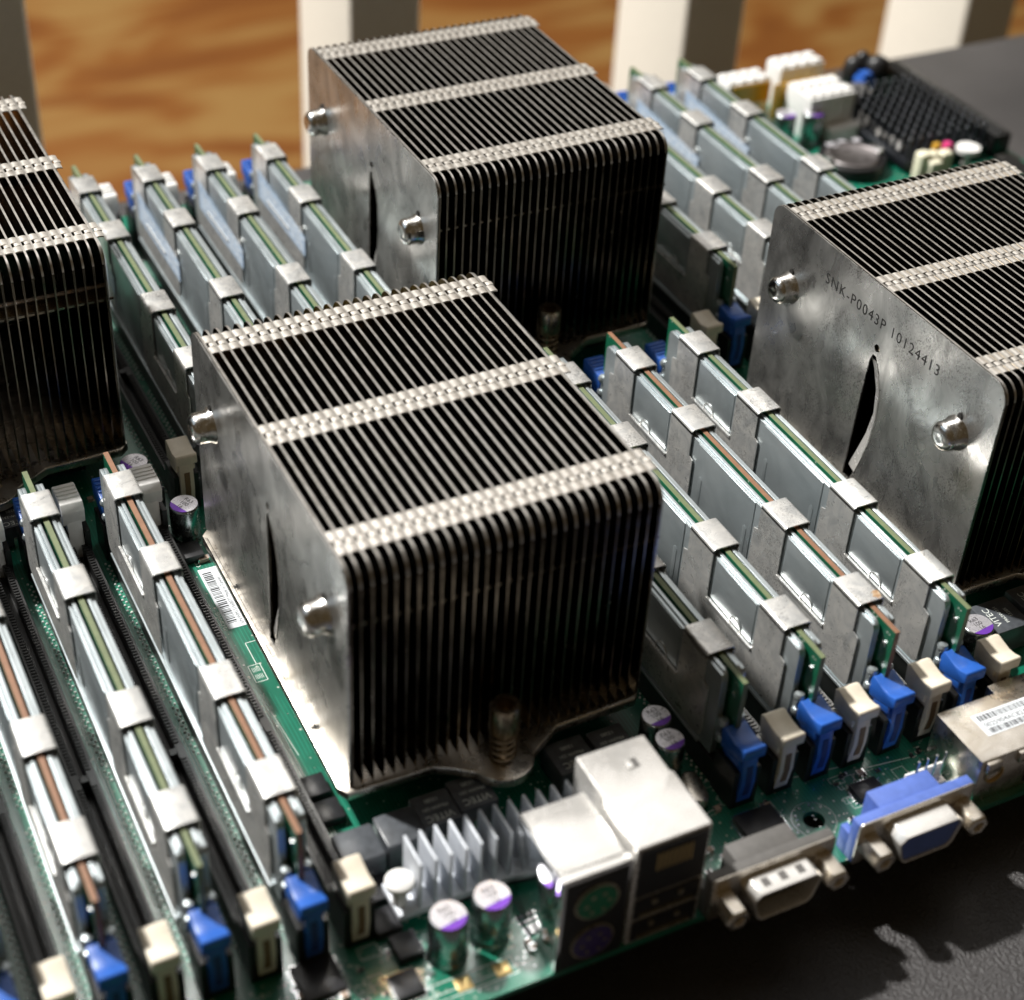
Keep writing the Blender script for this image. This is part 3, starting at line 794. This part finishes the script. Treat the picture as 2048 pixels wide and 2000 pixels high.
# barcode sticker and silk-screen lettering by the slots
mb = MB(); mb.box(-86.3, -79.0, 94.2, 118.4, .03, .1); st = mb.build('barcode_sticker', K['label'], board, label='white sticker with a barcode')
mb = MB(); random.seed(21); y = 96.2
while y < 116.6:
    wd = random.choice((.2, .2, .35, .5)); mb.box(-85.7, -83.3, y, y + wd, .1, .12); y += wd + random.choice((.2, .3, .4))
mb.build('bars', K['dark_ink'], st)
text('sticker_text', 'S/N:WM131S60077 Made in Taiwan', 1.3, TM((-81.9, 95.0, .11), (0, 1, 0), (-1, 0, 0)), K['dark_ink'], st, .01)
for x, y, s_, z in ((-87.0, 94, 'P3-DIMM4B', 1.5), (-107.9, 78, 'P3-DIMM3B', 1.6), (-128.1, 70, 'P3-DIMM2B', 1.6), (-85.5, 119.6, 'CD1', 1.7), (-58, 176, 'P2-DIMM1A', 2.1), (-38, 186, 'P2-DIMM2A', 2.1)):
    text('silk_lettering', s_, z, TM((x + .6, y, .02), (0, 1, 0), (-1, 0, 0)), K['ink'], board, .01)
mb = MB()                                        # silk-screen outlines and long bright traces
def line(x0, y0, x1, y1, w_=.16, z=.02):
    d = Vector((x1 - x0, y1 - y0, 0)); n = Vector((-d.y, d.x, 0)).normalized() * w_ / 2
    a, b = Vector((x0, y0, 0)), Vector((x1, y1, 0))
    mb.poly([(p.x, p.y, z) for p in (a - n, b - n, b + n, a + n)], [(0, 1, 2, 3)])
for x in (-88.2, -108.9, -129.1):
    line(x + .8, 20, x + .8, 66); line(x + 1.6, 16, x + 1.6, 60); line(x + .8, 66, x + 2.2, 70)
for (x0, y0, x1, y1) in ((-84.2, 80, -84.2, 88), (-84.2, 88, -81, 88), (-86.4, 74, -83.4, 74), (-86.4, 74, -86.4, 80), (-83.4, 74, -83.4, 80), (-86.4, 80, -83.4, 80), (-86.9, 70, -85.6, 48), (-87.3, 68, -86.9, 46),
                         (-10, -24, 10, -24), (8, -3, 30, -6), (-20, -8, -4, -4), (-20, -8, -22, -20), (30, -8, 46, -10), (-100, -24, -62, -24), (-62, -24, -62, -20), (-84, -25, -84, -21.5), (-66, -25.5, -66, -21.5), (-84, -21.5, -66, -21.5), (-84, -25.6, -66, -25.6)):
    line(x0, y0, x1, y1, .2)
for cx, cy in ((-85, 78.5), (-85, 76)):
    for k in range(6): line(cx - .8 + k * .35, cy - 1, cx - .8 + k * .35, cy + .6, .12)
random.seed(77)
for _ in range(46):
    x, y = random.choice(((random.uniform(-140, -62), random.uniform(-27, -9)), (random.uniform(-24, 55), random.uniform(-26, -9)), (random.uniform(-24, 6), random.uniform(-8, 2))))
    if abs(x - 12.6) < 6: continue
    for k in range(random.randint(2, 5)):
        if random.random() < .5: line(x + k * .9, y, x + k * .9, y + .8, .14)
        else: line(x + k * .9, y, x + k * .9 + .6, y, .14)
    if random.random() < .4:
        w_, h_ = random.uniform(2, 5), random.uniform(1.6, 3.5)
        for q in ((x, y, x + w_, y), (x + w_, y, x + w_, y + h_), (x, y + h_, x + w_, y + h_), (x, y, x, y + h_)): line(*q, .14, .024)
o = mb.build('silk_lines', K['ink'], board); o['kind'] = 'stuff'
mb = MB()
for x in (-79.3, -70.6): mb.box(x, x + 3.4, -25.2, -22.0, .02, .15)
mb.build('solder_pad', K['gold'], board, bevel=.03)
# scatter of tiny surface-mounted parts: about ninety single ones
random.seed(42)
def smd(x, y, kind, rot):
    mb = MB(); l_, w_, h_ = (1.6, .8, .5) if kind == 0 else (2.0, 1.25, 1.1) if kind == 1 else (3.2, 1.6, 1.2)
    mb.box(-l_ / 2 + .3, l_ / 2 - .3, -w_ / 2, w_ / 2, .03, h_, K['chip'] if kind == 0 else K['tan'])
    mb.box(-l_ / 2, -l_ / 2 + .3, -w_ / 2 - .02, w_ / 2 + .02, .02, h_ + .03, K['shiny'])
    mb.box(l_ / 2 - .3, l_ / 2, -w_ / 2 - .02, w_ / 2 + .02, .02, h_ + .03, K['shiny'])
    o = mb.build('resistor' if kind == 0 else 'ceramic_capacitor', None, board, loc=(x, y, 0)); o.rotation_euler.z = R(rot)
smd(-83.6, 121.6, 2, 0)
smd(-80.6, 127.6, 1, 90); smd(-79.2, 126.0, 1, 0); smd(-79.4, 129.0, 0, 0)
smd(-84, -9.3, 2, 10); smd(-61.0, -21.8, 1, 60)
for k in range(4): smd(-60.3 + k * .1 , -13.8 - k * 1.5, 0, 5)
blocks = [(-105, -5, -84, 7), (-108, -23, -99, -5), (-82, -73, -3.5, 1), (-82, -72, -4, 1)]
zones = [(-135, -88, -27, -8, 24), (-62, -60, -27, -16, 3), (-22, 50, -20, -8, 34), (-24, 0, -6, 6, 8), (-24, -14, -4, 22, 10), (50, 100, 2, 24, 6), (-130, -96, 150, 158, 6), (205, 250, 215, 225, 3)]
for x0, x1, y0, y1, n in zones:
    for _ in range(n):
        x, y = random.uniform(x0, x1), random.uniform(y0, y1)
        if abs(x - 12.6) < 6 and abs(y + 16.5) < 6: continue
        smd(x, y, random.choice((0, 0, 0, 1)), random.choice((0, 90)))
vm = MB()                                        # pinholes and test points, part of the board's pattern
for x0, x1, y0, y1, n in ((-140, -62, -28, -7, 260), (-24, 60, -27, -7, 260), (-8, 4, -6, 24, 10), (-95, -80, 20, 140, 40)):
    for _ in range(n):
        vm.lathe([(.2, .01), (.2, .04), (.1, .04)], (random.uniform(x0, x1), random.uniform(y0, y1), 0), 'z', 8)
for k in range(26): vm.cyl((-2.6, 22 - k * .95, 0), .22, .4, 'z', 6)
o = vm.build('via', K['shiny'], board); o['kind'] = 'stuff'

# ---------------------------------------------------------------- upper right corner of the board
def power_plug(x, y, sx, sy, h, nx, film=None):
    mb = MB(); mb.box(-sx / 2, sx / 2, -sy / 2, sy / 2, 0, h)
    n = nx
    for k in range(n):
        xx = -sx / 2 + sx * (k + .5) / n
        for yy in (-sy / 4, sy / 4): mb.box(xx - sx / n * .38, xx + sx / n * .38, yy - sy * .17, yy + sy * .17, h, h + .9)
    for k in range(n - 1):
        xx = -sx / 2 + sx * (k + 1) / n
        mb.box(xx - .25, xx + .25, -sy / 2 - .5, -sy / 2, 1, h - 1)
    mb.box(-2, 2, sy / 2, sy / 2 + 2.4, h - 5, h - 2)
    o = mb.build('power_connector', K['white'], board, bevel=.35, loc=(x, y, 0))
    if film:
        mb = MB(); mb.box(-sx / 2 + 1.2, sx / 2 - .6, -sy / 2 - .9, -sy / 2 - .6, h * .45, h - .6); mb.build('amber_film', K['yellow'], o)
    return o
power_plug(190, 293, 19, 10, 15, 4, True); power_plug(215, 295.0, 20, 10, 17, 4)
power_plug(210.5, 271, 20, 16, 17, 5); power_plug(171, 294, 9, 8, 12, 2)
mb = MB(); mb.box(-14, 14, -.3, .3, 2, 16); mb.build('amber_film', K['yellow'], board, loc=(210.0, 281, 0))
mb = MB(); mb.box(-2, 2, -6, 6, 0, 12); o = mb.build('fan_header', K['cream'], board, bevel=.4, loc=(224.8, 277, 0))
# pin-grid heat sink
mb = MB(); mb.box(-19, 19, -24, 24, 2, 5.0)
for i in range(9):
    for j in range(12):
        x, y = -17.2 + i * 4.3, -22.3 + j * 4.05
        mb.box(x - .55, x + .55, y - .55, y + .55, 5, 13.2)
o = mb.build('pin_heat_sink', metal_worn('black_anodised', (.012, .013, .016), (.03, .034, .042), .35, .5, .3, metal=.5), board, bevel=.15, seg=1, loc=(239, 252, 0))
mb = MB(); mb.box(-17, 17, -22, 22, 0, 2); mb.build('chipset', K['chip'], o)
mb = MB()  # separate lighter caps on the pin tops
for i in range(9):
    for j in range(12):
        x, y = -17.2 + i * 4.3, -22.3 + j * 4.05
        mb.box(x - .6, x + .6, y - .6, y + .6, 13.0, 13.5)
q_ = mb.build('pin_tips', metal_worn('pale_tip', (.14, .15, .17), (.26, .28, .31), .3, .45, .3), o, bevel=.12, seg=1); q_['kind'] = 'stuff'
# expansion slots at the board's right edge
for k, (x, y0, y1) in enumerate(((263, 226, 296), (252, 150, 214), (262, 140, 206))):
    mb = MB(); mb.box(-3.6, 3.6, -(y1 - y0) / 2, (y1 - y0) / 2, 0, 9); mb.box(-.8, .8, -(y1 - y0) / 2 + 2, (y1 - y0) / 2 - 2, 9, 9.6)
    o = mb.build('expansion_slot', K['slot'], board, bevel=.3, loc=(x, (y0 + y1) / 2, 0))
    mb = MB()
    for q in range(40):
        y = -(y1 - y0) / 2 + 3 + q * ((y1 - y0) - 6) / 39
        mb.box(2.0, 2.5, y, y + .5, 9.0, 9.15)
    mb.build('slot_contacts', K['shiny'], o)
# black clamp lumps and a blue jumper by the far corner
mb = MB()
for dx, dy, r_ in ((-5, 2, 4.4), (4, -1, 5.2), (1, 5, 3.6)):
    mb.lathe([(r_ * .6, 0), (r_, 3), (r_ * 1.05, 8), (r_ * .8, 12.5), (r_ * .3, 14), (.01, 14.2)], (dx, dy, 0), 'z', 18)
mb.build('rubber_grommet', K['black'], board, loc=(249, 293, 0), ang=60)
mb = MB(); mb.box(-3, 3, -3, 3, 0, 9); mb.box(-2, 2, -2, 2, 9, 11); mb.build('jumper', K['blue'], board, bevel=.3, loc=(243.5, 287, 0))
mb = MB(); mb.box(-4, 4, -5, 5, 0, 8); mb.build('jumper', K['grey'], board, bevel=.3, loc=(237, 281, 0), label='grey jumper')
# battery in its holder
mb = MB(); mb.lathe([(12.6, 0), (12.6, 4.0), (12.0, 4.6), (10.8, 4.6), (10.6, 1.2), (.01, 1.2)], (0, 0, 0), 'z', 40)
hol = mb.build('battery_holder', K['black'], board, loc=(205.5, 240.5, 0), ang=50)
mb = MB(); mb.box(9.4, 12.4, -3, 3, 3, 6.2); mb.box(-12.4, -9.6, -2, 2, 3, 6.0); mb.build('holder_spring', K['shiny'], hol, bevel=.3)
mb = MB(); mb.lathe([(9.6, 1.3), (10.0, 1.6), (10.0, 4.6), (9.6, 5.0), (8.8, 5.1), (8.6, 4.9), (.01, 4.9)], (0, 0, 0), 'z', 48)
bt = mb.build('coin_battery', metal_worn('battery_steel', (.20, .18, .18), (.30, .28, .28), .4, .5, .2), None, loc=(205.5, 240.5, 0), ang=50)
bt['label'] = 'round dull grey coin battery in a black holder, upper right'; bt['category'] = 'battery'
# connector clips between battery and pin-grid heat sink
for (x, y, rz, l_) in ((226.5, 262, 80, 10), (224.5, 250, 84, 7), (225.5, 241, 84, 8)):
    mb = MB(); mb.box(-l_ / 2, l_ / 2, -1.6, 1.6, 0, 5.5); mb.box(-l_ / 2, l_ / 2, -1.2, 1.2, 5.5, 6.4)
    o = mb.build('socket_clip', K['chrome'], board, bevel=.4, loc=(x, y, 0)); o.rotation_euler.z = R(rz)
mb = MB(); mb.box(-9, 9, -3, 3, 0, 6); mb.build('white_header', K['white'], board, bevel=.4, loc=(216.5, 260.5, 0))
for (x, y, s_) in ((203, 250, 4), (208, 250.5, 3.2), (214, 250, 3)):
    mb = MB(); mb.box(-s_ / 2, s_ / 2, -s_ / 2, s_ / 2, 0, 5); mb.build('small_inductor', K['lilac'], board, bevel=.4, loc=(x, y, 0))
chip(222, 213, 14, 10, 3.0, False, 'chip'); chip(240, 200, 16, 16, 2.0)
mb = MB()
random.seed(9)
for dx, dy, hx, hy, h in ((-5.5, -.5, 2.4, 2.4, 12), (-1, 0, 2.2, 2.2, 11), (-3, -4, 2.6, 2.2, 10), (4, -1, 2.4, 2.2, 11)):
    mb.box(dx - hx, dx + hx, dy - hy, dy + hy, 0, h)
wh = mb.build('wire_plug', K['cream'], board, bevel=.9, seg=3, loc=(227, 221.5, 0))
mb = MB(); mb.box(5.5, 8.3, .5, 3.3, 6, 12.5); mb.build('pink_tab', K['pink'], wh, bevel=.4)
mb = MB(); mb.box(1.2, 3.8, 1.4, 3.8, 7, 12.6); mb.build('yellow_tab', K['yellow'], wh, bevel=.3)
mb = MB(); mb.lathe([(1.3, 0), (1.3, 9), (4.4, 9.6), (4.6, 10.8), (4.3, 11.4), (.01, 11.6)], (0, 0, 0), 'z', 28)
mb.build('push_pin', K['white'], board, loc=(240.5, 219.5, 0), ang=50)
# small white sockets behind the upper left modules
for x in (-60.5, -40, -20.5):
    mb = MB(); mb.box(-4, 4, -3, 3, 0, 18); mb.build('fan_header', K['white'], board, bevel=.5, loc=(x, 292, 0), label='white header behind the upper left modules')
for x, y in ((-48, 292), (-28, 293), (-8, 290), (5, 291)):
    mb = MB(); mb.box(-3, 3, -3, 3, 0, 9); mb.build('transistor', K['grey'], board, bevel=.4, loc=(x, y, 0))
